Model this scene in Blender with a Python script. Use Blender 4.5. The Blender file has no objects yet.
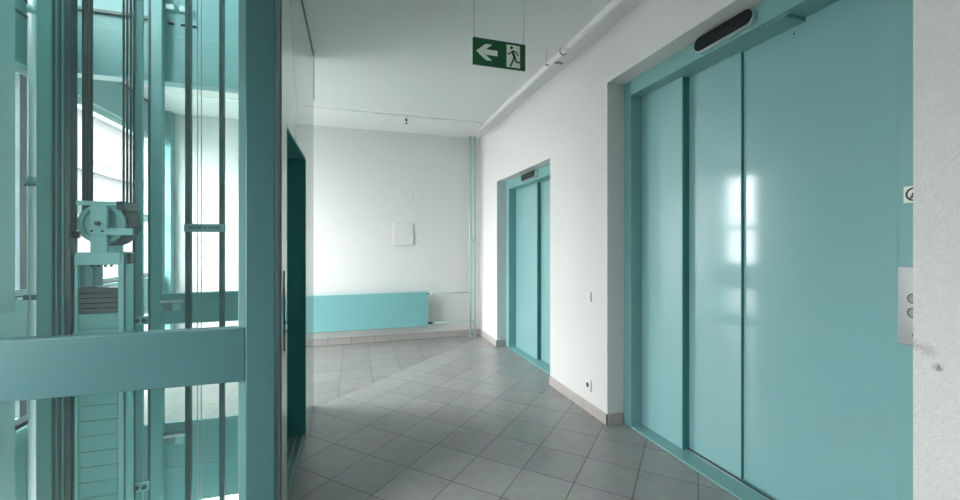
import bpy, bmesh, math, random
from mathutils import Vector, Matrix
random.seed(7)
sc = bpy.context.scene
COL = sc.collection
PI = math.pi

# ------------------------------------------------------------------ materials
def new_mat(name):
    m = bpy.data.materials.new(name); m.use_nodes = True
    nt = m.node_tree
    for n in list(nt.nodes): nt.nodes.remove(n)
    out = nt.nodes.new('ShaderNodeOutputMaterial')
    return m, nt, out

def N(nt, t, **kw):
    n = nt.nodes.new(t)
    for k, v in kw.items(): setattr(n, k, v)
    return n

def paint(name, col, rough=0.5, metal=0.0, var=0.04, scale=3.0, bump=0.0, bscale=200.0, bdist=0.002, coat=0.0, spec=0.5, wave=0.0, crough=.1):
    m, nt, out = new_mat(name)
    b = N(nt, 'ShaderNodeBsdfPrincipled')
    b.inputs['Roughness'].default_value = rough
    b.inputs['Metallic'].default_value = metal
    b.inputs['Coat Weight'].default_value = coat; b.inputs['Coat Roughness'].default_value = crough
    b.inputs['Specular IOR Level'].default_value = spec
    tc = N(nt, 'ShaderNodeTexCoord')
    no = N(nt, 'ShaderNodeTexNoise'); no.inputs['Scale'].default_value = scale; no.inputs['Detail'].default_value = 4
    nt.links.new(tc.outputs['Object'], no.inputs['Vector'])
    mx = N(nt, 'ShaderNodeMix', data_type='RGBA')
    c = Vector(col)
    mx.inputs['A'].default_value = (*(c * (1 - var)), 1)
    mx.inputs['B'].default_value = (*[min(1, v * (1 + var)) for v in c], 1)
    nt.links.new(no.outputs['Fac'], mx.inputs['Factor'])
    nt.links.new(mx.outputs['Result'], b.inputs['Base Color'])
    nrm = None
    if wave:
        n3 = N(nt, 'ShaderNodeTexNoise'); n3.inputs['Scale'].default_value = 1.6; n3.inputs['Detail'].default_value = 1
        nt.links.new(tc.outputs['Object'], n3.inputs['Vector'])
        bw = N(nt, 'ShaderNodeBump'); bw.inputs['Strength'].default_value = 1; bw.inputs['Distance'].default_value = wave
        nt.links.new(n3.outputs['Fac'], bw.inputs['Height']); nrm = bw
        nt.links.new(bw.outputs['Normal'], b.inputs['Normal'])
    if bump:
        n2 = N(nt, 'ShaderNodeTexNoise'); n2.inputs['Scale'].default_value = bscale; n2.inputs['Detail'].default_value = 3
        nt.links.new(tc.outputs['Object'], n2.inputs['Vector'])
        bp = N(nt, 'ShaderNodeBump'); bp.inputs['Strength'].default_value = bump; bp.inputs['Distance'].default_value = bdist
        nt.links.new(n2.outputs['Fac'], bp.inputs['Height'])
        if nrm: nt.links.new(nrm.outputs['Normal'], bp.inputs['Normal'])
        nt.links.new(bp.outputs['Normal'], b.inputs['Normal'])
    nt.links.new(b.outputs['BSDF'], out.inputs['Surface'])
    return m

def glass(name, tint, haze=0.0, refl=1.0):
    m, nt, out = new_mat(name)
    tr = N(nt, 'ShaderNodeBsdfTransparent'); tr.inputs['Color'].default_value = (*tint, 1)
    gl = N(nt, 'ShaderNodeBsdfGlossy'); gl.inputs['Roughness'].default_value = 0.02
    fr = N(nt, 'ShaderNodeFresnel'); fr.inputs['IOR'].default_value = 1.5
    ml = N(nt, 'ShaderNodeMath', operation='MULTIPLY'); ml.inputs[1].default_value = refl
    nt.links.new(fr.outputs['Fac'], ml.inputs[0])
    mx = N(nt, 'ShaderNodeMixShader')
    nt.links.new(ml.outputs['Value'], mx.inputs['Fac'])
    nt.links.new(tr.outputs['BSDF'], mx.inputs[1]); nt.links.new(gl.outputs['BSDF'], mx.inputs[2])
    last = mx
    if haze:
        df = N(nt, 'ShaderNodeBsdfDiffuse'); df.inputs['Color'].default_value = (.7, .85, .85, 1)
        m2 = N(nt, 'ShaderNodeMixShader'); m2.inputs['Fac'].default_value = haze
        nt.links.new(mx.outputs['Shader'], m2.inputs[1]); nt.links.new(df.outputs['BSDF'], m2.inputs[2])
        last = m2
    nt.links.new(last.outputs['Shader'], out.inputs['Surface'])
    return m

def tile_floor():
    m, nt, out = new_mat('grey_floor_tiles')
    b = N(nt, 'ShaderNodeBsdfPrincipled'); b.inputs['Specular IOR Level'].default_value = .5
    tc = N(nt, 'ShaderNodeTexCoord')
    S = 0.30
    def brick(rot, off):
        mp = N(nt, 'ShaderNodeMapping', vector_type='POINT')
        # rotate about z then offset
        mp.inputs['Rotation'].default_value = (0, 0, rot)
        mp.inputs['Location'].default_value = (off[0], off[1], 0)
        nt.links.new(tc.outputs['Object'], mp.inputs['Vector'])
        br = N(nt, 'ShaderNodeTexBrick', offset=0.0, squash=1.0)
        br.inputs['Scale'].default_value = 1.0
        br.inputs['Mortar Size'].default_value = .0028
        br.inputs['Mortar Smooth'].default_value = .3
        br.inputs['Bias'].default_value = 0
        br.inputs['Brick Width'].default_value = S
        br.inputs['Row Height'].default_value = S
        br.inputs['Color1'].default_value = (.0, .0, .0, 1)
        br.inputs['Color2'].default_value = (1, 1, 1, 1)
        br.inputs['Mortar'].default_value = (.5, .5, .5, 1)
        nt.links.new(mp.outputs['Vector'], br.inputs['Vector'])
        return br
    # diagonal field: a tile corner sits at (0.295, 2.812)
    r = -PI / 4
    vx, vy = .295, 2.812
    rx, ry = vx * math.cos(r) - vy * math.sin(r), vx * math.sin(r) + vy * math.cos(r)
    d = brick(r, (-rx % S, -ry % S))
    a = brick(0, (.14 % S, (-5.62) % S))
    sep = N(nt, 'ShaderNodeSeparateXYZ'); nt.links.new(tc.outputs['Object'], sep.inputs['Vector'])
    sub = N(nt, 'ShaderNodeMath', operation='SUBTRACT')
    nt.links.new(sep.outputs['Y'], sub.inputs[0]); nt.links.new(sep.outputs['X'], sub.inputs[1])
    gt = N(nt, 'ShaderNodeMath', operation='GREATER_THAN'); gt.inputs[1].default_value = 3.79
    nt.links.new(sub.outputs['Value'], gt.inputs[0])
    mf = N(nt, 'ShaderNodeMix', data_type='FLOAT')
    nt.links.new(gt.outputs['Value'], mf.inputs['Factor'])
    nt.links.new(d.outputs['Fac'], mf.inputs['A']); nt.links.new(a.outputs['Fac'], mf.inputs['B'])
    mc = N(nt, 'ShaderNodeMix', data_type='RGBA')
    nt.links.new(gt.outputs['Value'], mc.inputs['Factor'])
    nt.links.new(d.outputs['Color'], mc.inputs['A']); nt.links.new(a.outputs['Color'], mc.inputs['B'])
    no = N(nt, 'ShaderNodeTexNoise'); no.inputs['Scale'].default_value = 14; no.inputs['Detail'].default_value = 6; no.inputs['Roughness'].default_value = .7
    nt.links.new(tc.outputs['Object'], no.inputs['Vector'])
    tv = N(nt, 'ShaderNodeMix', data_type='RGBA')
    tv.inputs['A'].default_value = (.270, .272, .264, 1); tv.inputs['B'].default_value = (.315, .316, .308, 1)
    nt.links.new(mc.outputs['Result'], tv.inputs['Factor'])
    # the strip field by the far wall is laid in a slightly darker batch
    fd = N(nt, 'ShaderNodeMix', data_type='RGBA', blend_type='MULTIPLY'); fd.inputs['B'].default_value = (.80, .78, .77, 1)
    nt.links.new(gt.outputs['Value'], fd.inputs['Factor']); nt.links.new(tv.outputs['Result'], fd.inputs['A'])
    ov = N(nt, 'ShaderNodeMix', data_type='RGBA', blend_type='OVERLAY'); ov.inputs['Factor'].default_value = .35
    nt.links.new(fd.outputs['Result'], ov.inputs['A']); nt.links.new(no.outputs['Color'], ov.inputs['B'])
    gm = N(nt, 'ShaderNodeMix', data_type='RGBA'); gm.inputs['B'].default_value = (.075, .068, .062, 1)
    nt.links.new(mf.outputs['Result'], gm.inputs['Factor']); nt.links.new(ov.outputs['Result'], gm.inputs['A'])
    nt.links.new(gm.outputs['Result'], b.inputs['Base Color'])
    rr = N(nt, 'ShaderNodeMapRange'); rr.inputs['To Min'].default_value = .26; rr.inputs['To Max'].default_value = .42
    nt.links.new(no.outputs['Fac'], rr.inputs['Value']); nt.links.new(rr.outputs['Result'], b.inputs['Roughness'])
    bp = N(nt, 'ShaderNodeBump'); bp.inputs['Strength'].default_value = .5; bp.inputs['Distance'].default_value = .002; bp.invert = True
    nt.links.new(mf.outputs['Result'], bp.inputs['Height']); nt.links.new(bp.outputs['Normal'], b.inputs['Normal'])
    nt.links.new(b.outputs['BSDF'], out.inputs['Surface'])
    return m

def wall_plaster(name, col, stains=()):
    """roughcast white plaster; stains = (x, y, z, radius) scuffs at fixed places"""
    m = paint(name, col, rough=.85, var=.085, scale=75, bump=.6, bscale=110, bdist=.007, spec=.2)
    nt = m.node_tree
    if stains:
        b = next(n for n in nt.nodes if n.type == 'BSDF_PRINCIPLED')
        src = b.inputs['Base Color'].links[0].from_socket
        tc = next(n for n in nt.nodes if n.type == 'TEX_COORD')
        nz = N(nt, 'ShaderNodeTexNoise'); nz.inputs['Scale'].default_value = 260; nz.inputs['Detail'].default_value = 2
        nt.links.new(tc.outputs['Object'], nz.inputs['Vector'])
        for (x, y, z, r, amt) in stains:
            vm = N(nt, 'ShaderNodeVectorMath', operation='DISTANCE'); vm.inputs[1].default_value = (x, y, z)
            nt.links.new(tc.outputs['Object'], vm.inputs[0])
            mr = N(nt, 'ShaderNodeMapRange'); mr.inputs['From Min'].default_value = r; mr.inputs['From Max'].default_value = 0
            mr.inputs['To Min'].default_value = 0; mr.inputs['To Max'].default_value = 1
            nt.links.new(vm.outputs['Value'], mr.inputs['Value'])
            ml = N(nt, 'ShaderNodeMath', operation='MULTIPLY'); nt.links.new(mr.outputs['Result'], ml.inputs[0]); nt.links.new(nz.outputs['Fac'], ml.inputs[1])
            th = N(nt, 'ShaderNodeMapRange'); th.inputs['From Min'].default_value = .18; th.inputs['From Max'].default_value = .45
            th.inputs['To Max'].default_value = amt
            nt.links.new(ml.outputs['Value'], th.inputs['Value'])
            mx = N(nt, 'ShaderNodeMix', data_type='RGBA'); mx.inputs['B'].default_value = (.12, .11, .10, 1)
            nt.links.new(th.outputs['Result'], mx.inputs['Factor']); nt.links.new(src, mx.inputs['A'])
            src = mx.outputs['Result']
        nt.links.new(src, b.inputs['Base Color'])
    return m

M = {}
M['plaster'] = wall_plaster('white_roughcast_plaster', (.74, .735, .725), stains=((1.74, .788, .917, .024, .75), (1.74, .812, .965, .045, .28), (1.74, .835, .975, .03, .3)))
M['plaster_back'] = wall_plaster('white_plaster', (.74, .735, .725))
M['ceiling'] = wall_plaster('white_ceiling_plaster', (.72, .725, .72))
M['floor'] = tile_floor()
M['grout'] = paint('dark_grout', (.14, .13, .125), rough=.9)
M['skirting'] = paint('pinkish_grey_skirting_tile', (.46, .42, .405), rough=.45, var=.08, scale=30)
M['teal_door'] = paint('glossy_teal_door_lacquer', (.25, .475, .49), rough=.3, var=.025, scale=2.5, coat=1.0, crough=.085, spec=.5)
M['teal_frame'] = paint('teal_frame_lacquer', (.20, .41, .41), rough=.36, var=.03, scale=4)
M['teal_dark'] = paint('dark_teal_lacquer_and_shade', (.045, .225, .215), rough=.35, var=.05, scale=4)  # lacquer of the left doorway; also paints shade on door panel edges
M['teal_screen'] = paint('blue_green_screen_lacquer', (.060, .160, .170), rough=.42, var=.02, scale=3)
M['teal_shaft'] = paint('shaft_teal_paint', (.18, .37, .37), rough=.45, var=.06, scale=6)
M['teal_slab'] = paint('mid_teal_slab_paint', (.27, .52, .51), rough=.45, var=.05, scale=8)
M['teal_light'] = paint('pale_teal_paint', (.33, .61, .61), rough=.4, var=.04, scale=8)
M['teal_wall'] = paint('teal_wall_paint', (.17, .36, .36), rough=.5, var=.05, scale=4)
M['teal_rad'] = paint('turquoise_radiator_enamel', (.20, .455, .465), rough=.4, var=.015, scale=3)
M['panel'] = paint('pale_grey_green_laminate', (.42, .50, .475), rough=.12, var=.03, scale=2, spec=.8, coat=.3)
M['pipe_white'] = paint('white_pipe_enamel', (.85, .85, .84), rough=.35, var=.02)
M['pipe_teal'] = paint('pale_teal_pipe_enamel', (.38, .54, .53), rough=.4, var=.02)
M['white_plastic'] = paint('white_plastic', (.78, .78, .76), rough=.4, var=.01)
M['dark'] = paint('dark_iron', (.045, .055, .06), rough=.5, var=.2, scale=20)
M['dark_teal_iron'] = paint('greasy_dark_rail', (.05, .10, .105), rough=.4, var=.3, scale=15)
M['black'] = paint('black_display_plastic', (.008, .009, .011), rough=.25, var=.1)
M['steel'] = paint('brushed_steel', (.62, .63, .63), rough=.28, metal=1, var=.06, scale=40)
M['steel_dull'] = paint('dull_steel', (.30, .31, .31), rough=.45, metal=.8, var=.1, scale=30)
M['iron_plate'] = paint('grey_iron_weight', (.12, .125, .135), rough=.6, var=.15, scale=25)
M['rope'] = paint('dark_steel_rope', (.10, .11, .115), rough=.5, metal=.3, var=.3, scale=90)
M['wire'] = paint('thin_grey_wire', (.34, .36, .36), rough=.4, metal=.5, var=.1)
M['sign_green'] = paint('dark_green_sign_film', (.002, .090, .036), rough=.45, var=.03)
M['sign_white'] = paint('pale_sign_film', (.80, .86, .76), rough=.5, var=.02)
M['purple'] = paint('dark_purple_print', (.09, .03, .08), rough=.5, var=.05)
M['plate'] = paint('teal_grey_label_plate', (.20, .34, .35), rough=.45, var=.05)
M['ink'] = paint('dark_label_ink', (.03, .07, .085), rough=.5, var=.05)
M['glass'] = glass('clear_glass', (.93, .975, .97), refl=.30, haze=.02)
M['glass_haze'] = glass('hazy_side_glass', (.80, .90, .90), refl=.3, haze=.35)  # pane with a pale diffuse share mixed in
M['glass_win'] = glass('window_glass', (.96, .98, .98), refl=.4)
M['window_frame'] = paint('dark_window_frame', (.11, .15, .16), rough=.5, var=.05)
M['sash'] = paint('pale_window_sash', (.50, .62, .62), rough=.5, var=.05)
M['facade'] = paint('grey_facade_render', (.050, .050, .054), rough=.9, var=.02)
M['facade_dark'] = paint('facade_window_glass', (.040, .042, .046), rough=.3, var=.02)
M['ground'] = paint('grey_paving', (.16, .16, .155), rough=.9, var=.1)

# ------------------------------------------------------------------ mesh builder (world coordinates)
ORIG = {}
class MB:
    def __init__(s): s.bm = bmesh.new()
    def box(s, x0, x1, y0, y1, z0, z1):
        v = [s.bm.verts.new(p) for p in ((x0, y0, z0), (x1, y0, z0), (x1, y1, z0), (x0, y1, z0), (x0, y0, z1), (x1, y0, z1), (x1, y1, z1), (x0, y1, z1))]
        for f in ((3, 2, 1, 0), (4, 5, 6, 7), (0, 1, 5, 4), (1, 2, 6, 5), (2, 3, 7, 6), (3, 0, 4, 7)): s.bm.faces.new([v[i] for i in f])
        return s
    def tube(s, p, q, r, n=16, r2=None):
        p, q = Vector(p), Vector(q); r2 = r if r2 is None else r2
        z = (q - p).normalized(); x = z.orthogonal().normalized(); y = z.cross(x)
        a = []; b = []
        for i in range(n):
            t = 2 * PI * i / n; d = x * math.cos(t) + y * math.sin(t)
            a.append(s.bm.verts.new(p + d * r)); b.append(s.bm.verts.new(q + d * r2))
        for i in range(n):
            f = s.bm.faces.new((a[i], a[(i + 1) % n], b[(i + 1) % n], b[i])); f.smooth = True
        s.bm.faces.new(a[::-1]); s.bm.faces.new(b)
        return s
    def ball(s, c, r, sub=12):
        g = bmesh.ops.create_uvsphere(s.bm, u_segments=sub, v_segments=sub // 2 + 2, radius=r, matrix=Matrix.Translation(c))
        for v in g['verts']:
            for f in v.link_faces: f.smooth = True
        return s
    def ring(s, c, axis, R, r, n=28, k=8):
        c = Vector(c); z = Vector(axis).normalized(); x = z.orthogonal().normalized(); y = z.cross(x)
        rows = []
        for i in range(n):
            t = 2 * PI * i / n; d = x * math.cos(t) + y * math.sin(t)
            rows.append([s.bm.verts.new(c + d * (R + r * math.cos(2 * PI * j / k)) + z * r * math.sin(2 * PI * j / k)) for j in range(k)])
        for i in range(n):
            for j in range(k):
                f = s.bm.faces.new((rows[i][j], rows[(i + 1) % n][j], rows[(i + 1) % n][(j + 1) % k], rows[i][(j + 1) % k])); f.smooth = True
        return s
    def prism(s, pts, plane, d0, d1):
        """polygon pts (u, v) extruded; plane 'xz' extrudes along y, 'yz' along x, 'xy' along z"""
        def P(u, v, d): return {'xz': (u, d, v), 'yz': (d, u, v), 'xy': (u, v, d)}[plane]
        a = [s.bm.verts.new(P(u, v, d0)) for u, v in pts]; b = [s.bm.verts.new(P(u, v, d1)) for u, v in pts]
        n = len(pts)
        s.bm.faces.new(a); s.bm.faces.new(b[::-1])
        for i in range(n): s.bm.faces.new((a[i], b[i], b[(i + 1) % n], a[(i + 1) % n]))
        return s
    def build(s, name, mat, parent=None, bevel=0.0, origin=None):
        bmesh.ops.recalc_face_normals(s.bm, faces=s.bm.faces[:])
        me = bpy.data.meshes.new(name); s.bm.to_mesh(me); s.bm.free()
        vs = [v.co for v in me.vertices]
        if origin is None:
            lo = Vector([min(v[i] for v in vs) for i in range(3)]); hi = Vector([max(v[i] for v in vs) for i in range(3)])
            origin = Vector(((lo.x + hi.x) / 2, (lo.y + hi.y) / 2, lo.z))
        origin = Vector(origin)
        for v in me.vertices: v.co -= origin
        o = bpy.data.objects.new(name, me); COL.objects.link(o)
        me.materials.append(M[mat])
        if parent is not None:
            o.parent = parent; o.location = origin - ORIG[parent.name]
        else: o.location = origin
        ORIG[o.name] = origin
        if bevel:
            b = o.modifiers.new('edge', 'BEVEL'); b.width = bevel; b.segments = 2; b.limit_method = 'ANGLE'; b.angle_limit = math.radians(40)
        return o

def thing(name, label, cat, loc, group=None):
    o = bpy.data.objects.new(name, None); COL.objects.link(o); o.empty_display_size = .1
    o.location = loc; ORIG[o.name] = Vector(loc)
    return tag(o, label, cat, group)
def tag(o, label, cat, group=None):
    o['label'] = label; o['category'] = cat
    if group: o['group'] = group
    return o
def struct(name, mb, mat, parent=None, bevel=0.0):
    o = mb.build(name, mat, parent, bevel, origin=(0, 0, 0) if parent is None else None)
    if parent is None: o['kind'] = 'structure'
    return o
def box(*a): return MB().box(*a)

# ------------------------------------------------------------------ layout numbers (metres)
XR = 1.74; YB = 5.62; ZC = 2.84; XL = -2.11; XP = -.32; YF = 1.92; YS = 3.52; YN = -3.2
# the two recesses in the right wall: near (large) lift and far (small) lift
BR = dict(y0=.846, y1=2.522, zt=2.471); SR = dict(y0=3.418, y1=4.898, zt=2.112)
XW = 2.12

# ------------------------------------------------------------------ room shell
w = MB()
w.box(XR, XW, YN, BR['y0'], 0, ZC); w.box(XR, XW, BR['y0'], BR['y1'], BR['zt'], ZC)
w.box(XR, XW, BR['y1'], SR['y0'], 0, ZC); w.box(XR, XW, SR['y0'], SR['y1'], SR['zt'], ZC)
w.box(XR, XW, SR['y1'], YB, 0, ZC)
struct('wall_right', w, 'plaster')
struct('light_block_wall', box(XW, XW + .12, YN, YB, -.05, ZC), 'plaster_back')  # unseen backing wall, added to stop sky light leaking past the lift doors
struct('wall_back', box(XL - .2, XW, YB, YB + .2, -3.2, ZC + .1), 'plaster_back')

f = MB()
f.box(XP, XW, YN, YB, -.08, 0); f.box(XL, XP, YS, YB, -.08, 0); f.box(XL, XP, YN, YF, -.08, 0)
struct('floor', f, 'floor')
# slab under the corridor beyond the shaft: teal edge facing the shaft, white underside
s = MB(); s.box(XL, XP, YS - .02, YS + .1, -.60, -.001); s.box(XP - .02, XP + .1, YF, YS + .1, -1.6, -.08)
s.box(XL, XP, YF - .02, YF + .08, -1.6, -.08)
struct('slab_edge', s, 'teal_wall')
struct('slab', box(XL, XP + .1, YS + .1, YB, -.58, -.08), 'ceiling')
struct('floor_lower', box(XL - .1, XW, YN, YB, -3.3, -3.2), 'floor')

c = MB()
c.box(XP, XW + .1, YN, YB, ZC, ZC + .3); c.box(XL - .2, XP, YS, YB, ZC, ZC + .3); c.box(XL - .2, XP, YN, YF, ZC, ZC + .3)
struct('ceiling', c, 'ceiling')
# floor edge and walls of the shaft above the ceiling
u = MB()
u.box(XL, XP, YS - .02, YS + .08, 2.49, ZC - .012)
u.box(XL, XP, YS - .02, YS, ZC, 4.7); u.box(XP - .1, XP, YF + .08, YS - .02, ZC, 4.7); u.box(XL, XP, YF, YF + .08, ZC, 4.7)
u.box(XL, XP + .1, YF, YS + .08, 4.7, 4.8)
u.box(XL, XP, YS - .026, YS - .02, 2.49, 2.51)
struct('beam_shaft', u, 'teal_shaft')
struct('trim_1', box(XL, XP, YS - .019, YS - .002, ZC - .012, ZC), 'teal_frame')
struct('trim_2', box(XL, -1.40, YS - .04, YS - .019, 2.925, 2.945), 'dark_teal_iron')
struct('slab_shade_line', box(XL, XP, YS - .024, YS - .019, -.345, -.335), 'teal_frame')  # thin strip added to draw the shading line across the slab edge

# left outside wall with its seen and added windows (openings: y0, y1, z0, z1)
WINS = [(3.40, 5.61, .956, 2.50), (3.40, 5.61, .09, .60), (.60, 1.75, .50, 2.25), (3.62, 5.3, -2.6, -.95), (2.1, 3.35, 3.15, 4.5)]  # last three unseen, added for fill daylight: near hall, lower storey, upper shaft
l = MB()
X0 = XL - .22
l.box(X0, XL, YN, .60, -3.2, ZC)
l.box(X0, XL, .60, 1.75, -3.2, .50); l.box(X0, XL, .60, 1.75, 2.25, ZC)
l.box(X0, XL, 1.75, 3.40, -3.2, ZC)
l.box(XL, XL + .08, 5.505, YB, 0, ZC)
l.box(X0, XL, 3.40, 5.61, .60, .956); l.box(X0, XL, 3.40, 5.61, 2.50, ZC); l.box(X0, XL, 3.4, 5.61, -.95, .09)
l.box(X0, XL, 5.61, YB, -.95, ZC)
l.box(X0, XL, 3.4, 3.62, -3.2, -.95); l.box(X0, XL, 5.3, YB, -3.2, -.95); l.box(X0, XL, 3.62, 5.3, -3.2, -2.6)
l.box(X0, XL, YF, 2.1, ZC, 4.8); l.box(X0, XL, 3.35, YS + .1, ZC, 4.8); l.box(X0, XL, 2.1, 3.35, ZC, 3.15); l.box(X0, XL, 2.1, 3.35, 4.5, 4.8)
struct('wall_left', l, 'teal_wall')
struct('trim_3', MB().box(XL, XL + .012, YF + .08, YB, ZC - .02, ZC - .005), 'dark_teal_iron')
for i, (y0, y1, z0, z1) in enumerate(WINS):
    e = .045
    fr = MB(); xa, xb = XL - .11, XL - .05
    fr.box(xa, xb, y0, y0 + e, z0, z1); fr.box(xa, xb, y1 - e, y1, z0, z1); fr.box(xa, xb, y0 + e, y1 - e, z0, z0 + e); fr.box(xa, xb, y0 + e, y1 - e, z1 - e, z1)
    o = struct('window_%d' % (i + 1), fr, 'sash')
    if i in (0, 2): box(xa, xb, 3.85 if i == 0 else y0 + e, y1 - e, 1.55, 1.63).build('transom_bar', 'sash', o)
    if i in (0, 1):
        box(xa, xb, 3.525, 3.585, z0 + e, z1 - e).build('mullion', 'window_frame', o)
        box(xa, xb, 3.585, 3.85, z0 + e, z1 - e).build('blank_panel', 'sash', o)
    if i == 2:
        for yy in (1.2,): box(xa, xb, yy, yy + .06, z0 + e, z1 - e).build('mullion', 'sash', o)
    box(XL - .083, XL - .077, y0 + .02, y1 - .02, z0 + .02, z1 - .02).build('glass_pane', 'glass_win', o)
    MB().box(XL - .1, XL + .012, y0, y1, z0 - .015, z0).build('sill', 'teal_light', o)
# wall behind the camera
struct('wall_front', box(XL, XW, YN - .2, YN, -.08, ZC), 'plaster_back')

# skirting: separate tile runs with open joints
def skirt(name, runs, h=.078):
    m = MB()
    for (x0, x1, y0, y1) in runs:
        L = max(x1 - x0, y1 - y0); n = max(1, round(L / .30)); g = .0022
        for i in range(n):
            if x1 - x0 > y1 - y0: m.box(x0 + L * i / n + g, x0 + L * (i + 1) / n - g, y0, y1, 0, h)
            else: m.box(x0, x1, y0 + L * i / n + g, y0 + L * (i + 1) / n - g, 0, h)
    o = struct(name, m, 'skirting', bevel=.0015)
    q = MB()
    for (x0, x1, y0, y1) in runs:
        if x1 - x0 > y1 - y0: q.box(x0, x1, y0 + .004, y1, 0, h - .003)
        else: q.box(x0 + .004, x1, y0, y1, 0, h - .003)
    q.build('grout', 'steel_dull' if False else 'grout', o, origin=(0, 0, 0))
    return o
t = .011
skirt('baseboard_right', [(XR - t, XR, BR['y1'], SR['y0'] - .0), (XR - t, XR, SR['y1'], YB), (XR - t, XR, YN, BR['y0']),
                          (XR, 1.872, BR['y1'] - t, BR['y1']), (XR, 1.853, SR['y1'] - t, SR['y1'])])
skirt('baseboard_back', [(XL, XR - t, YB - t, YB)], h=.085)

# panelled side wall of the near lift, with its doorway
DY0, DY1, DZ = 2.186, 2.996, 1.89
p = MB()
p.box(XP - .11, XP, YF + .071, DY0, -.08, ZC); p.box(XP - .11, XP, DY1, YS, 0, ZC); p.box(XP - .11, XP, DY0, DY1, DZ, ZC)
struct('wall_shaft', p, 'panel')
struct('trim_4', MB().box(XP - .001, XP + .004, YF + .085, YF + .091, 0, ZC).box(XP, XP + .006, YF + .06, YS, ZC - .012, ZC), 'dark_teal_iron')
struct('trim_5', MB().box(XP - .004, XP + .004, DY1 + .002, YS + .004, 0, .006), 'steel_dull')

# ------------------------------------------------------------------ large lift entrance (right, near)
r = BR
XF = 1.878
E = thing('elevator_door', 'wide teal lift entrance with three sliding panels, nearest on the right wall', 'elevator door', (XF, 1.68, 0), 'teal lift doors along the right wall')
fm = MB()
fm.box(XF, 2.115, 2.4387, r['y1'] - .001, 0, r['zt']); 
fm.box(XF, 2.115, r['y0'] + .001, .957, 0, r['zt'])
fm.build('door_frame', 'teal_frame', E, bevel=.003)
hd = MB()
hd.box(XF - .008, XF + .03, .95, 2.436, 2.362, r['zt'] - .002)
hd.box(XF + .03, 2.115,   .957, 1.381, 2.380, r['zt'] - .002)
hd.box(XF + .03, 2.115, 1.381, 2.4387, 2.362, r['zt'] - .002)
hd.build('header', 'teal_frame', E, bevel=.0025)
# rolled panels with a thin return along the closing edge
def panel(name, x, y0, y1, z0, z1, th=.03, parent=E, mat='teal_door', bevel=.001):
    return box(x, x + th, y0, y1, z0, z1).build(name, mat, parent, bevel=bevel)
panel('sliding_panel', 1.972, 2.066, 2.4387, .012, 2.362, .045)
panel('sliding_panel', 2.026, 1.704, 2.10, .012, 2.362, .014)
panel('sliding_panel', 2.044, 1.381, 1.735, .012, 2.362, .028, bevel=0)
panel('fixed_panel', 2.0435, .957, 1.3808, .012, 2.380, .03, bevel=0)
# closing edges of the panels, their shade painted in as dark teal strips
box(1.974, 2.024, 2.0615, 2.066, .012, 2.362).build('edge_shade_strip', 'teal_dark', E)
MB().box(2.027, 2.044, 1.701, 1.704, .012, 2.362).build('edge_shade_strip', 'teal_dark', E)
box(1.974, 2.02, 2.4345, 2.4386, .012, 2.362).build('edge_shade_strip', 'teal_dark', E)
box(2.0415, 2.044, 1.43, 1.437, 2.325, 2.333).build('screw_hole', 'dark', E)
sl = box(XF - .002, 2.115, .957, 2.4387, 0, .010).build('sill', 'teal_frame', E, bevel=.002)
for x in (1.995, 2.015): box(x, x + .008, .957, 2.0615, .010, .0135).build('track', 'steel' if x < 2 else 'dark', sl)
def stadium(y0, y1, zc, h, n=12):
    rr = h / 2; pts = []
    for i in range(n + 1):
        a = -PI / 2 + PI * i / n; pts.append((y1 - rr + rr * math.cos(a), zc + rr * math.sin(a)))
    for i in range(n + 1):
        a = PI / 2 + PI * i / n; pts.append((y0 + rr + rr * math.cos(a), zc + rr * math.sin(a)))
    return pts
def display(parent, xf, y0, y1, zc, h):
    d = MB().prism(stadium(y0, y1, zc, h), 'yz', xf - .034, xf).build('floor_display', 'steel', parent, bevel=.002)
    MB().prism(stadium(y0 + .004, y1 - .003, zc + .004, h - .012), 'yz', xf - .037, xf - .03).build('display_window', 'black', d)
display(E, XF - .008, 1.48, 1.835, 2.416, .086)

# call panel and prohibition sign on the near jamb
cp = thing('call_station', 'brushed steel lift call panel with round buttons on the near door jamb', 'call panel', (XF, .906, .945))
box(XF - .006, XF, .858, .953, .945, 1.222).build('face_plate', 'steel', cp, bevel=.002)
for z in (1.112, 1.062):
    bt = MB().tube((XF - .012, .905, z), (XF - .005, .905, z), .0165, 24).build('button', 'steel_dull', cp)
    MB().ring((XF - .011, .905, z), (1, 0, 0), .017, .0022).build('bezel', 'dark', bt)
kl = MB().tube((XF - .010, .908, .985), (XF - .005, .908, .985), .009, 16).build('key_switch', 'steel', cp)
box(XF - .0125, XF - .0095, .9068, .9092, .979, .991).build('keyhole', 'black', kl)
ps = thing('prohibition_sign', 'small white sticker with a dark prohibition ring above the call panel', 'sign', (XF, .91, 1.45))
box(XF - .002, XF, .879, .938, 1.450, 1.508).build('sticker', 'sign_white', ps)
MB().ring((XF - .0025, .9085, 1.479), (1, 0, 0), .0215, .0032).build('ring_symbol', 'purple', ps)
MB().prism([(.892, 1.4965), (.8955, 1.4995), (.925, 1.4615), (.9215, 1.4585)], 'yz', XF - .0045, XF - .002).build('slash_symbol', 'purple', ps)
MB().prism([(.915, 1.466), (.903, 1.466), (.901, 1.478), (.905, 1.486), (.909, 1.492), (.913, 1.484), (.917, 1.476)], 'yz', XF - .0035, XF - .002).build('pictogram', 'purple', ps)

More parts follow.
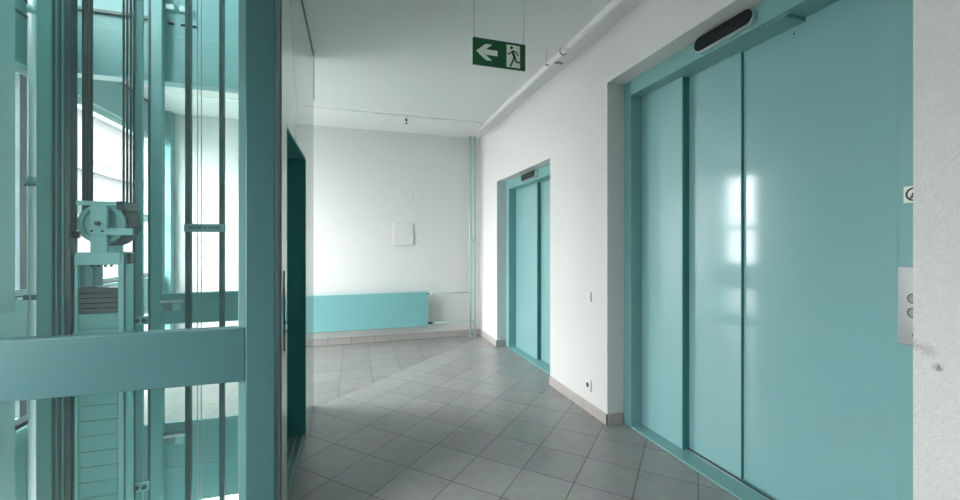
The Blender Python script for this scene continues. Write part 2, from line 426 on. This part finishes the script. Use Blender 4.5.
# ------------------------------------------------------------------ small lift entrance (right, far)
r = SR; XG = 1.858
E2 = thing('elevator_door', 'narrower teal lift entrance with two sliding panels, farther along the right wall', 'elevator door', (XG, 4.17, 0), 'teal lift doors along the right wall')
fm = MB(); fm.box(XG, 2.115, 4.784, r['y1'] - .001, 0, r['zt']); fm.box(XG, 2.115, r['y0'] + .001, 3.55, 0, r['zt'])
fm.build('door_frame', 'teal_frame', E2, bevel=.003)
MB().box(XG - .004, 2.115, 3.551, 4.783, 2.004, r['zt'] - .002).build('header', 'teal_frame', E2, bevel=.003)
panel('sliding_panel', 1.955, 4.160, 4.784, .012, 2.004, .035, E2)
panel('sliding_panel', 2.000, 3.55, 4.20, .012, 2.004, .03, E2)
box(1.957, 1.998, 4.155, 4.160, .012, 2.004).build('edge_shade_strip', 'teal_dark', E2)  # shade on the far lift's panel edges, painted as dark strips
box(1.957, 1.998, 4.779, 4.7839, .012, 2.004).build('edge_shade_strip', 'teal_dark', E2)
sl = box(XG, 2.115, 3.55, 4.784, 0, .010).build('sill', 'teal_frame', E2, bevel=.002)
box(1.98, 1.988, 3.55, 4.155, .010, .0135).build('track', 'steel', sl)
display(E2, XG - .004, 3.92, 4.30, 2.058, .08)

# ------------------------------------------------------------------ lift doorway in the panelled left wall
E3 = thing('elevator_door', 'dark teal lift doorway with ridged threshold in the pale panelled wall', 'elevator door', (XP, 2.59, 0))
jm = MB(); jm.box(XP - .15, XP - .002, DY1 - .012, DY1, 0, DZ); jm.box(XP - .15, XP - .002, DY0, DY0 + .012, 0, DZ); jm.box(XP - .15, XP - .002, DY0 + .012, DY1 - .012, DZ - .012, DZ)
jm.build('jamb_lining', 'teal_dark', E3)
box(XP - .185, XP - .15, DY0 - .03, DY1 + .05, .012, DZ + .05).build('sliding_panel', 'teal_dark', E3)
th = box(XP - .185, XP + .004, DY0, DY1, 0, .008).build('threshold', 'steel_dull', E3)
for x in (XP - .14, XP - .10, XP - .06, XP - .022): box(x, x + .012, DY0 + .002, DY1 - .002, .008, .0125).build('ridge', 'teal_frame', th)

cs = thing('call_station', 'slim metal lift call station with two buttons beside the dark left doorway', 'call panel', (XP, 2.10, .75))
box(XP, XP + .004, 2.095, 2.15, .80, 1.18).build('face_plate', 'panel', cs, bevel=.002)
box(XP + .0005, XP + .005, 2.091, 2.095, .80, 1.18).build('edge_trim', 'black', cs)
for z in (.93, .89): MB().tube((XP + .003, 2.122, z), (XP + .007, 2.122, z), .009, 16).build('button', 'black', cs)

# ------------------------------------------------------------------ glazed screens of the lift shaft
S1 = thing('glazed_screen', 'teal framed glass screen in front of the lift machinery at left', 'glass screen', (-1.1, YF, -.08))
box(-.4424, XP - .006, YF, YF + .07, -1.6, ZC).build('post', 'teal_screen', S1, bevel=.006)
box(-1.95, -1.86, YF, YF + .07, -1.6, ZC).build('post', 'teal_screen', S1, bevel=.006)
box(-1.86, -.4424, YF + .002, YF + .068, .725, .950).build('transom', 'teal_screen', S1, bevel=.004)
for (za, zb) in ((.950, ZC), (-1.6, .725)):
    gp = box(-1.86, -.47, YF + .032, YF + .038, za, zb).build('glass_pane', 'glass', S1)
    box(-.470, -.4424, YF + .010, YF + .05, za, zb).build('glazing_bead', 'teal_shaft', S1, bevel=.002)
    box(-1.724, -1.716, YF + .075, 2.77, za, zb).build('side_pane', 'glass_haze', S1)
S2 = thing('glazed_screen', 'teal framed glass screen at the back of the lift shaft, with transom band', 'glass screen', (-.9, YS - .06, -.08))
PX0, PX1 = -1.395, -1.3235
YR = YS - .07
box(PX0, PX1, YR, YR + .05, -1.6, 4.69).build('post', 'teal_shaft', S2, bevel=.004)
box(PX0 - .012, PX0, YR - .004, YR + .02, -1.6, 4.69).build('post_edge', 'dark_teal_iron', S2)
tb = box(PX1, XP - .115, YR, YR + .045, .73, .945).build('transom', 'teal_shaft', S2, bevel=.004)
box(PX1, XP - .115, YR - .012, YR, .945, .957).build('capping', 'teal_light', tb)
box(PX1, XP - .115, YR + .02, YR + .026, .958, 2.49).build('glass_pane', 'glass', S2)
box(PX1, XP - .115, YR + .02, YR + .026, -.0, .73).build('glass_pane', 'glass', S2)

# ------------------------------------------------------------------ lift machinery in the shaft
YC = 2.60
CW = thing('counterweight', 'teal lift counterweight with slatted front, iron weights and a pulley on top', 'counterweight', (-1.28, 2.69, -1.5))
sp = MB(); sp.box(-1.180, -1.168, YC + .002, 2.72, -1.5, 1.258); sp.box(-1.193, -1.168, YC, YC + .02, -1.5, 1.258); sp.box(-1.193, -1.168, 2.70, 2.72, -1.5, 1.258)
sp.build('side_channel', 'teal_light', CW, bevel=.002)
sp = MB(); sp.box(-1.386, -1.374, YC, 2.72, -1.5, 1.258); sp.box(-1.386, -1.362, YC, YC + .02, -1.5, 1.258)
sp.build('side_channel', 'teal_light', CW, bevel=.002)
ch = MB(); ch.box(-1.374, -1.182, YC - .004, YC + .02, 1.196, 1.262); ch.box(-1.374, -1.182, 2.70, 2.72, 1.196, 1.262); ch.box(-1.374, -1.182, YC + .02, 2.70, 1.25, 1.262)
ch = ch.build('crosshead', 'teal_light', CW, bevel=.002)
for x in (-1.32, -1.29, -1.26, -1.235):
    MB().tube((x, YC + .03, 1.184), (x, YC + .03, 1.25), .007, 6).build('bolt', 'dark', ch)
box(-1.374, -1.315, YC + .03, YC + .12, 1.08, 1.196).build('buffer_plate', 'teal_shaft', CW)
h5 = (1.078 - .946) / 5
for i in range(5): box(-1.371, -1.195, YC + .008, 2.70, .946 + i * h5, .946 + (i + 1) * h5 - .003).build('iron_weight', 'iron_plate', CW, bevel=.002)
k = 0; z = .942
while z > -1.45:
    box(-1.371, -1.195, YC + .005, 2.70, z - .0775, z).build('weight_slab', 'teal_slab', CW, bevel=.003); z -= .0795
box(-1.168, -1.150, YC + .03, YC + .08, 1.20, 1.255).build('guide_shoe', 'dark_teal_iron', CW, bevel=.003)
# pulley (turns as one with its frame's axle)
cx, cz, R = -1.275, 1.412, .105
pl = MB()
def wheel(mb, y0, y1, Ro):
    n = 40
    prof = [(Ro, y0), (Ro, y0 + .012), (Ro - .018, y0 + .02), (Ro - .018, y1 - .02), (Ro, y1 - .012), (Ro, y1), (Ro - .022, y1), (Ro - .026, y1 - .012), (.03, y1 - .012), (.03, y1), (0.008, y1)]
    prof = [(0.008, y0), (.03, y0), (.03, y0 + .012), (Ro - .026, y0 + .012), (Ro - .022, y0)] + prof
    rows = []
    for i in range(n):
        t = 2 * PI * i / n; rows.append([mb.bm.verts.new((cx + rr * math.cos(t), y, cz + rr * math.sin(t))) for rr, y in prof])
    m = len(prof)
    for i in range(n):
        for j in range(m):
            fc = mb.bm.faces.new((rows[i][j], rows[(i + 1) % n][j], rows[(i + 1) % n][(j + 1) % m], rows[i][(j + 1) % m]))
wheel(pl, YC + .025, YC + .135, R)
pu = pl.build('pulley_wheel', 'teal_slab', CW)
MB().ring((cx, YC + .026, cz), (0, 1, 0), R - .008, .004).build('rim', 'teal_light', pu)
gd = MB()
for q in range(9):
    a0, a1 = math.radians(-75 + q * 18), math.radians(-75 + (q + 1) * 18)
    gd.prism([(cx + (R + .008) * math.cos(a0), cz + (R + .008) * math.sin(a0)), (cx + (R + .014) * math.cos(a0), cz + (R + .014) * math.sin(a0)),
              (cx + (R + .014) * math.cos(a1), cz + (R + .014) * math.sin(a1)), (cx + (R + .008) * math.cos(a1), cz + (R + .008) * math.sin(a1))], 'xz', YC + .03, YC + .15)
gd.build('rope_guard', 'dark', CW)
box(-1.310, -1.240, YC + .146, YC + .16, 1.258, 1.512).build('pulley_bracket', 'teal_light', CW, bevel=.002)
br = box(-1.310, -1.240, YC - .002, YC + .016, 1.258, 1.512).build('pulley_bracket', 'teal_light', CW, bevel=.002)
box(-1.368, -1.165, YC - .006, YC + .012, 1.505, 1.528).build('top_bar', 'teal_light', CW, bevel=.002)
box(-1.20, -1.165, YC - .006, YC + .15, 1.49, 1.53).build('rope_comb', 'dark_teal_iron', CW, bevel=.002)
box(-1.312, -1.125, YC - .012, YC + .002, 1.352, 1.388).build('cross_arm', 'teal_light', CW, bevel=.002)
box(-1.386, -1.362, YC + .0, YC + .02, 1.335, 1.37).build('stop_block', 'dark', CW)
MB().tube((cx, YC - .02, cz), (cx, YC + .17, cz), .010, 20).build('axle', 'dark', CW)
for (x, z) in ((-1.298, 1.372), (-1.253, 1.372)): MB().tube((x, YC - .018, z), (x, YC - .008, z), .006, 6).build('bolt', 'dark', br)

# hoist ropes: the left fall and the right fall over the pulley
for i, y in enumerate((2.648, 2.676, 2.704)):
    tag(MB().tube((cx - R + .020, y, cz), (cx - R + .020, y, 4.68), .0095, 10).build('hoist_rope', 'rope'),
        ('dark hoist rope on the left fall above the pulley, %s of three' % ('nearest', 'middle', 'farthest')[i]), 'rope', 'hoist ropes above the counterweight pulley')
for i, y in enumerate((2.640, 2.676, 2.712)):
    tag(MB().tube((cx + R - .016, y, cz), (cx + R - .016, y, 4.68), .0055, 10).build('hoist_rope', 'rope'),
        ('dark hoist rope on the right fall above the pulley, %s of three' % ('nearest', 'middle', 'farthest')[i]), 'rope', 'hoist ropes above the counterweight pulley')

# mast left of the counterweight
ms = thing('guide_mast', 'tall teal mast with dark vertical rails just left of the counterweight', 'mast', (-1.45, 2.66, -1.5))
box(-1.531, -1.468, YC, YC + .06, -1.5, 4.69).build('column', 'teal_slab', ms, bevel=.004)
box(-1.468, -1.3895, YC + .03, YC + .05, -1.5, 4.69).build('web_plate', 'dark_teal_iron', ms)
for (xa, xb, mt) in ((-1.464, -1.4555, 'dark_teal_iron'), (-1.4525, -1.443, 'teal_shaft'), (-1.4395, -1.430, 'dark_teal_iron'), (-1.427, -1.418, 'teal_frame'), (-1.415, -1.3895, 'dark_teal_iron')):
    box(xa, xb, YC - .004, YC + .03, -1.5, 4.69).build('rail', mt, ms, bevel=.001)
# white conduit by the outer wall
cd = thing('conduit', 'pale vertical conduit pipe by the window at the far left', 'pipe', (-1.95, 3.28, -1.5))
MB().tube((-1.95, 3.28, -1.5), (-1.95, 3.28, 4.69), .019, 16).build('pipe', 'pipe_white', cd)
for z in (2.76, 1.68): MB().tube((-1.95, 3.28, z), (-1.95, 3.28, z + .05), .024, 16).build('collar', 'pipe_teal', cd)
box(-1.985, -1.915, 3.262, 3.298, .955, .985).build('bracket', 'steel_dull', cd)
for z in (1.70,): box(-1.975, -1.90, 3.255, 3.27, z - .03, z - .018).build('bracket', 'steel_dull', cd)

# guide rail between counterweight and post, with its clips
g1 = thing('guide_rail', 'teal guide rail standing just right of the counterweight', 'rail', (-1.21, 2.86, -1.5))
gm = MB(); gm.box(-1.226, -1.192, 2.850, 2.860, -1.5, 4.69); gm.box(-1.213, -1.203, 2.860, 2.90, -1.5, 4.69)
gm.build('rail', 'teal_shaft', g1, bevel=.001)
box(-1.236, -1.226, 2.846, 2.866, -1.5, 4.69).build('rail_edge', 'dark_teal_iron', g1)
for z in (.86, -.11):
    cb = box(-1.222, -1.155, 2.830, 2.850, z - .024, z + .024).build('clip', 'pipe_teal', g1, bevel=.002)
    for x in (-1.208, -1.172): MB().tube((x, 2.82, z), (x, 2.832, z), .012, 12).build('bolt', 'dark_teal_iron', cb)
for z0, lb in ((.86, 'pale bracket with a round bolt on the rear transom of the lift shaft'), (-.12, 'pale bracket with a round bolt on the teal slab edge below')):
    bk = thing('rail_bracket', lb, 'bracket', (-1.26, YR - .03, z0 - .04))
    y1 = YR if z0 > 0 else YS - .02
    box(-1.318, -1.175, y1 - .05, y1, z0 + .03, z0 + .045).build('arm', 'steel', bk, bevel=.001)
    box(-1.25, -1.20, y1 - .03, y1, z0 - .03, z0 + .02).build('plate', 'pipe_teal', bk, bevel=.001)
    MB().ring((-1.285, y1 - .012, z0 - .005), (0, 1, 0), .022, .006).build('eye_bolt', 'steel_dull', bk)

# two dark rails with the label plate, and two thin wires
tag(box(-.994, -.965, 2.90, 2.93, -1.5, 4.69).build('cable_rail', 'dark_teal_iron'), 'thicker dark vertical rail behind the left end of the label plate', 'rail', 'dark rails behind the label plate')
tag(box(-.812, -.786, 2.90, 2.93, -1.5, 4.69).build('cable_rail', 'dark_teal_iron'), 'thinner dark vertical rail behind the right end of the label plate', 'rail', 'dark rails behind the label plate')
for x, lb in ((-.934, 'thin grey wire in the lift shaft, left of the pair behind the plate'), (-.914, 'thin grey wire in the lift shaft, right of the pair behind the plate')):
    tag(MB().tube((x, 2.92, -1.5), (x, 2.92, 4.69), .0026, 8).build('governor_wire', 'wire'), lb, 'wire', 'thin wires in the lift shaft')
lp = thing('label_plate', 'small grey-teal label plate fixed across the two dark vertical rails', 'sign', (-.885, 2.89, 1.38))
box(-.996, -.775, 2.884, 2.899, 1.380, 1.430).build('plate', 'plate', lp, bevel=.001)
tx = MB(); x = -.968
for wd in (7, 1, 7):
    for i in range(wd):
        u0 = random.random()
        tx.box(x, x + .0022, 2.883, 2.8845, 1.397, 1.416)
        if u0 > .3: tx.box(x + .0022, x + .0075, 2.883, 2.8845, 1.413, 1.416)
        if u0 < .7: tx.box(x + .0022, x + .0075, 2.883, 2.8845, 1.405, 1.408)
        if .2 < u0 < .9: tx.box(x + .0055, x + .0075, 2.883, 2.8845, 1.397, 1.413)
        x += .0105
    x += .0085
tx.build('lettering', 'ink', lp)
# small fittings and dark slots high on the shaft beam
for xa, xb, za, zb, lb in ((-1.312, -1.255, 3.01, 3.05, 'small pale junction box high on the shaft beam beside the post'), (-1.225, -1.165, 3.005, 3.05, 'larger pale junction box high on the shaft beam, right of another')):
    jb = tag(box(xa, xb, YS - .05, YS - .02, za, zb).build('junction_box', 'pipe_teal', bevel=.004), lb, 'junction box', 'junction boxes on the shaft beam')
for i, xa in enumerate((-1.305, -1.225, -1.165)):
    tag(box(xa, xa + .04, YS - .03, YS - .019, 2.912, 2.926).build('beam_slot', 'black', bevel=.002), 'black slot on the shaft beam, %s of three' % ('leftmost', 'middle', 'rightmost')[i], 'clip', 'black slots on the shaft beam')  # small black blocks standing in for dark slots in the beam

# ------------------------------------------------------------------ exit sign
YE, sx0, sx1, sz0, sz1 = 2.06, .597, .898, 2.260, 2.404
ex = thing('exit_sign', 'green emergency exit sign with arrow and running figure hanging from ceiling', 'sign', (.7475, YE, sz0))
box(sx0, sx1, YE, YE + .012, sz0, sz1).build('sign_board', 'sign_green', ex, bevel=.001)
def sp_(u, v): return (sx0 + u * (sx1 - sx0), sz0 + v * (sz1 - sz0))
ar = [(.055, .50), (.235, .80), (.355, .80), (.235, .60), (.455, .60), (.455, .40), (.235, .40), (.355, .20), (.235, .20)]
MB().prism([sp_(*q) for q in ar], 'xz', YE - .0012, YE + .001).build('arrow_symbol', 'sign_white', ex)
dr = MB().prism([sp_(*q) for q in [(.63, .06), (.63, .90), (.89, .90), (.89, .06)]], 'xz', YE - .0012, YE + .001).build('doorway_symbol', 'sign_white', ex)
rn = MB()
def limb(mb, pts, wdt):
    for (a, b) in zip(pts[:-1], pts[1:]):
        a = Vector(sp_(*a)); b = Vector(sp_(*b)); d = (b - a).normalized(); n = Vector((-d.y, d.x)) * wdt; e = d * wdt * .5
        mb.prism([tuple(a - e + n), tuple(b + e + n), tuple(b + e - n), tuple(a - e - n)], 'xz', YE - .0024, YE - .0008)
hc = Vector(sp_(.725, .80)); rn.prism([(hc.x + .0085 * math.cos(q * PI / 8), hc.y + .0085 * math.sin(q * PI / 8)) for q in range(16)], 'xz', YE - .0024, YE - .0008)
limb(rn, [(.74, .66), (.775, .50), (.785, .42)], .0075)
limb(rn, [(.735, .66), (.69, .56), (.645, .565)], .0030)
limb(rn, [(.745, .69), (.815, .66), (.855, .53)], .0030)
limb(rn, [(.79, .42), (.825, .27), (.895, .28)], .0045)
limb(rn, [(.775, .43), (.745, .27), (.70, .10)], .0045)
rn.build('figure_symbol', 'sign_green', dr)
for x in (sx0 + .008, sx1 - .008): MB().tube((x, YE + .006, sz1), (x, YE + .006, ZC), .0016, 8).build('suspension_wire', 'wire', ex)

# ------------------------------------------------------------------ ceiling pipes
ZP = 2.762; XPp = 1.50
mp = thing('sprinkler_pipe', 'white overhead pipe running along the ceiling beside the right wall', 'pipe', (XPp, 1.6, ZP))
MB().tube((XPp, YN + .01, ZP), (XPp, 5.02, ZP), .020, 20).build('pipe', 'pipe_white', mp)
cl = MB().tube((XPp, 2.66, ZP), (XPp, 2.72, ZP), .025, 20).build('coupling', 'pipe_white', mp)
MB().ring((XPp, 2.735, ZP), (0, 1, 0), .027, .005).build('clamp', 'steel_dull', mp)
MB().tube((XPp, 5.02, ZP), (XPp, 5.05, ZP), .024, 20).build('end_cap', 'pipe_white', mp)
for y in (2.93, .9):
    hg = MB().tube((XPp - .045, y, ZP - .005), (XPp - .045, y, ZC), .0035, 8).box(XPp - .05, XPp - .02, y - .01, y + .01, ZP - .028, ZP - .022).build('hanger', 'steel_dull', mp)
box(XPp + .024, XPp + .09, 2.90, 2.92, ZP - .012, ZP - .002).build('side_bracket', 'steel_dull', mp)
bp = thing('sprinkler_branch_pipe', 'thin white branch pipe under the ceiling parallel to the back wall', 'pipe', (0, 4.63, ZP))
MB().tube((XL + .3, 4.63, ZP), (XPp - .024, 4.63, ZP), .009, 14).build('pipe', 'pipe_white', bp)
for x in (.755, -1.1): 
    hg = MB().tube((x, 4.63, ZP), (x, 4.63, ZC), .004, 8).ring((x, 4.63, ZP), (1, 0, 0), .0105, .003).build('hanger', 'pipe_white', bp)
xs = .555
MB().tube((xs, 4.63, ZP), (xs, 4.63, ZP - .03), .012, 12).build('drop_nipple', 'pipe_white', bp)
sh = MB().tube((xs, 4.63, ZP - .03), (xs, 4.63, ZP - .06), .011, 12).tube((xs, 4.63, ZP - .06), (xs, 4.63, ZP - .085), .003, 8).tube((xs, 4.63, ZP - .085), (xs, 4.63, ZP - .09), .016, 16).build('sprinkler_head', 'dark', bp)

# ------------------------------------------------------------------ radiator and its pipes
ra = thing('radiator', 'long turquoise panel radiator low on the back wall', 'radiator', (.03, 5.53, .19))
rx0, rx1, ry = -.95, .955, 5.50
box(rx0, rx1, ry, ry + .055, .19, .655).build('front_panel', 'teal_rad', ra, bevel=.006)
box(rx0 + .01, rx1 - .004, ry - .002, ry + .06, .655, .662).build('top_grille', 'teal_light', ra, bevel=.001)
for x in (-.7, .0, .7): box(x, x + .03, ry + .055, YB, .30, .58).build('wall_bracket', 'teal_frame', ra)
vl = MB().tube((rx1, ry + .03, .630), (rx1 + .05, ry + .03, .630), .012, 12).build('valve', 'dark_teal_iron', ra)
MB().tube((rx1 + .04, ry + .03, .630), (rx1 + .04, ry - .03, .630), .017, 16).build('valve_knob', 'white_plastic', vl)
MB().tube((rx1, ry + .03, .225), (rx1 + .07, ry + .03, .225), .014, 12).build('return_valve', 'dark', ra)
MB().tube((rx1 + .05, ry + .03, .630), (1.55, ry + .03, .630), .0085, 12).build('supply_pipe', 'pipe_teal', ra)
MB().tube((rx1 + .07, ry + .03, .225), (1.615, ry + .03, .225), .0085, 12).build('return_pipe', 'pipe_teal', ra)
for x, lb in ((1.562, 'pale teal vertical heating pipe in the back corner, left of the pair'), (1.628, 'pale teal vertical heating pipe in the back corner, right of the pair')):
    hp = thing('heating_pipe', lb, 'pipe', (x, ry + .03, 0), 'heating pipes in the back corner')
    MB().tube((x, ry + .03, 0), (x, ry + .03, ZC), .0155, 16).build('pipe', 'pipe_teal', hp)
    MB().tube((x, ry + .03, 0), (x, ry + .03, .012), .024, 16).build('floor_collar', 'pipe_teal', hp)
    if x > 1.6: box(x - .02, x + .02, ry + .03, YB, 1.36, 1.38).build('pipe_clip', 'steel_dull', hp)

# ------------------------------------------------------------------ wall fittings
a1 = thing('access_panel', 'large white access hatch on the back wall above the radiator', 'access panel', (.635, YB, 1.29), 'white hatches on the back wall')
box(.49, .78, YB - .006, YB, 1.287, 1.615).build('hatch_frame', 'plaster_back', a1, bevel=.002)
box(.505, .765, YB - .014, YB - .006, 1.302, 1.600).build('hatch_door', 'plaster_back', a1, bevel=.003)
a2 = thing('access_panel', 'small white cover plate on the back wall, above the larger hatch', 'access panel', (.66, YB, 1.915), 'white hatches on the back wall')
box(.565, .755, YB - .018, YB, 1.915, 2.05).build('cover_plate', 'plaster_back', a2, bevel=.003)
sw = thing('light_switch', 'narrow white switch plate on the white wall between the two lifts', 'switch', (XR, 2.747, .865))
box(XR - .012, XR, 2.722, 2.772, .862, .938).build('plate', 'white_plastic', sw, bevel=.003)
box(XR - .017, XR - .012, 2.735, 2.759, .880, .920).build('rocker', 'white_plastic', sw, bevel=.002)
so = thing('power_socket', 'white power socket low on the wall between the two lifts', 'socket', (XR, 2.76, .18))
pt = box(XR - .011, XR, 2.722, 2.80, .172, .254).build('plate', 'white_plastic', so, bevel=.003)
MB().tube((XR - .0125, 2.765, .213), (XR - .010, 2.765, .213), .019, 20).build('socket_well', 'dark', so)

# ------------------------------------------------------------------ outside
struct('ground_outside', box(-60, XL - .3, -40, 70, -3.7, -3.6), 'ground')
bd = thing('building', 'grey building seen through the far left window behind the counterweight', 'building', (-15, 24, -3.6))
box(-18, -13, 20.5, 46, -3.6, 9.5).build('wall', 'facade', bd)
for z in (-1, 2, 5, 8): box(-13, -12.7, 20.5, 46, z, z + .35).build('ledge', 'facade', bd)
for z in (.2, 3.2, 6.2):
    for y in (22, 26, 30, 34, 38): box(-13.02, -12.96, y, y + 2, z - .6, z + 1.2).build('window', 'facade_dark', bd)

# ------------------------------------------------------------------ light
wd = bpy.data.worlds.new('overcast_sky'); sc.world = wd; wd.use_nodes = True
bg = wd.node_tree.nodes['Background']; bg.inputs['Color'].default_value = (1.0, .968, .962, 1)
wt = wd.node_tree; wc = wt.nodes.new('ShaderNodeTexCoord'); ws = wt.nodes.new('ShaderNodeSeparateXYZ'); wm = wt.nodes.new('ShaderNodeMapRange')
# overcast sky: zenith three times as bright as the horizon
wt.links.new(wc.outputs['Generated'], ws.inputs['Vector']); wt.links.new(ws.outputs['Z'], wm.inputs['Value'])
wm.inputs['From Min'].default_value = 0; wm.inputs['From Max'].default_value = 1
SKY = 16.0
wm.inputs['To Min'].default_value = SKY; wm.inputs['To Max'].default_value = SKY * 3
wt.links.new(wm.outputs['Result'], bg.inputs['Strength'])
def portal(name, loc, rot, sx, sy):
    L = bpy.data.lights.new(name, 'AREA'); L.shape = 'RECTANGLE'; L.size = sx; L.size_y = sy
    L.cycles.is_portal = True
    o = bpy.data.objects.new(name, L); COL.objects.link(o); o.location = loc; o.rotation_euler = rot
for i, (y0, y1, z0, z1) in enumerate(WINS):
    portal('window_daylight', (XL - .15, (y0 + y1) / 2, (z0 + z1) / 2), (0, -PI / 2, 0), z1 - z0, y1 - y0)

# ------------------------------------------------------------------ camera
cam = bpy.data.cameras.new('camera'); co = bpy.data.objects.new('camera', cam); COL.objects.link(co)
cam.sensor_width = 36; cam.sensor_fit = 'HORIZONTAL'; cam.lens = 36 * 405 / 960
cam.shift_y = -5 / 960
cam.clip_start = .05
co.location = (0, 0, 1.3); co.rotation_euler = (PI / 2, 0, -math.radians(17.15))
sc.camera = co

sc.view_settings.view_transform = 'Standard'; sc.view_settings.look = 'None'; sc.view_settings.gamma = 1; sc.view_settings.use_curve_mapping = False
sc.view_settings.exposure = 0.2
sc.cycles.max_bounces = 14; sc.cycles.diffuse_bounces = 8; sc.cycles.glossy_bounces = 6; sc.cycles.transparent_max_bounces = 24
sc.cycles.use_denoising = True; sc.cycles.sample_clamp_indirect = 8
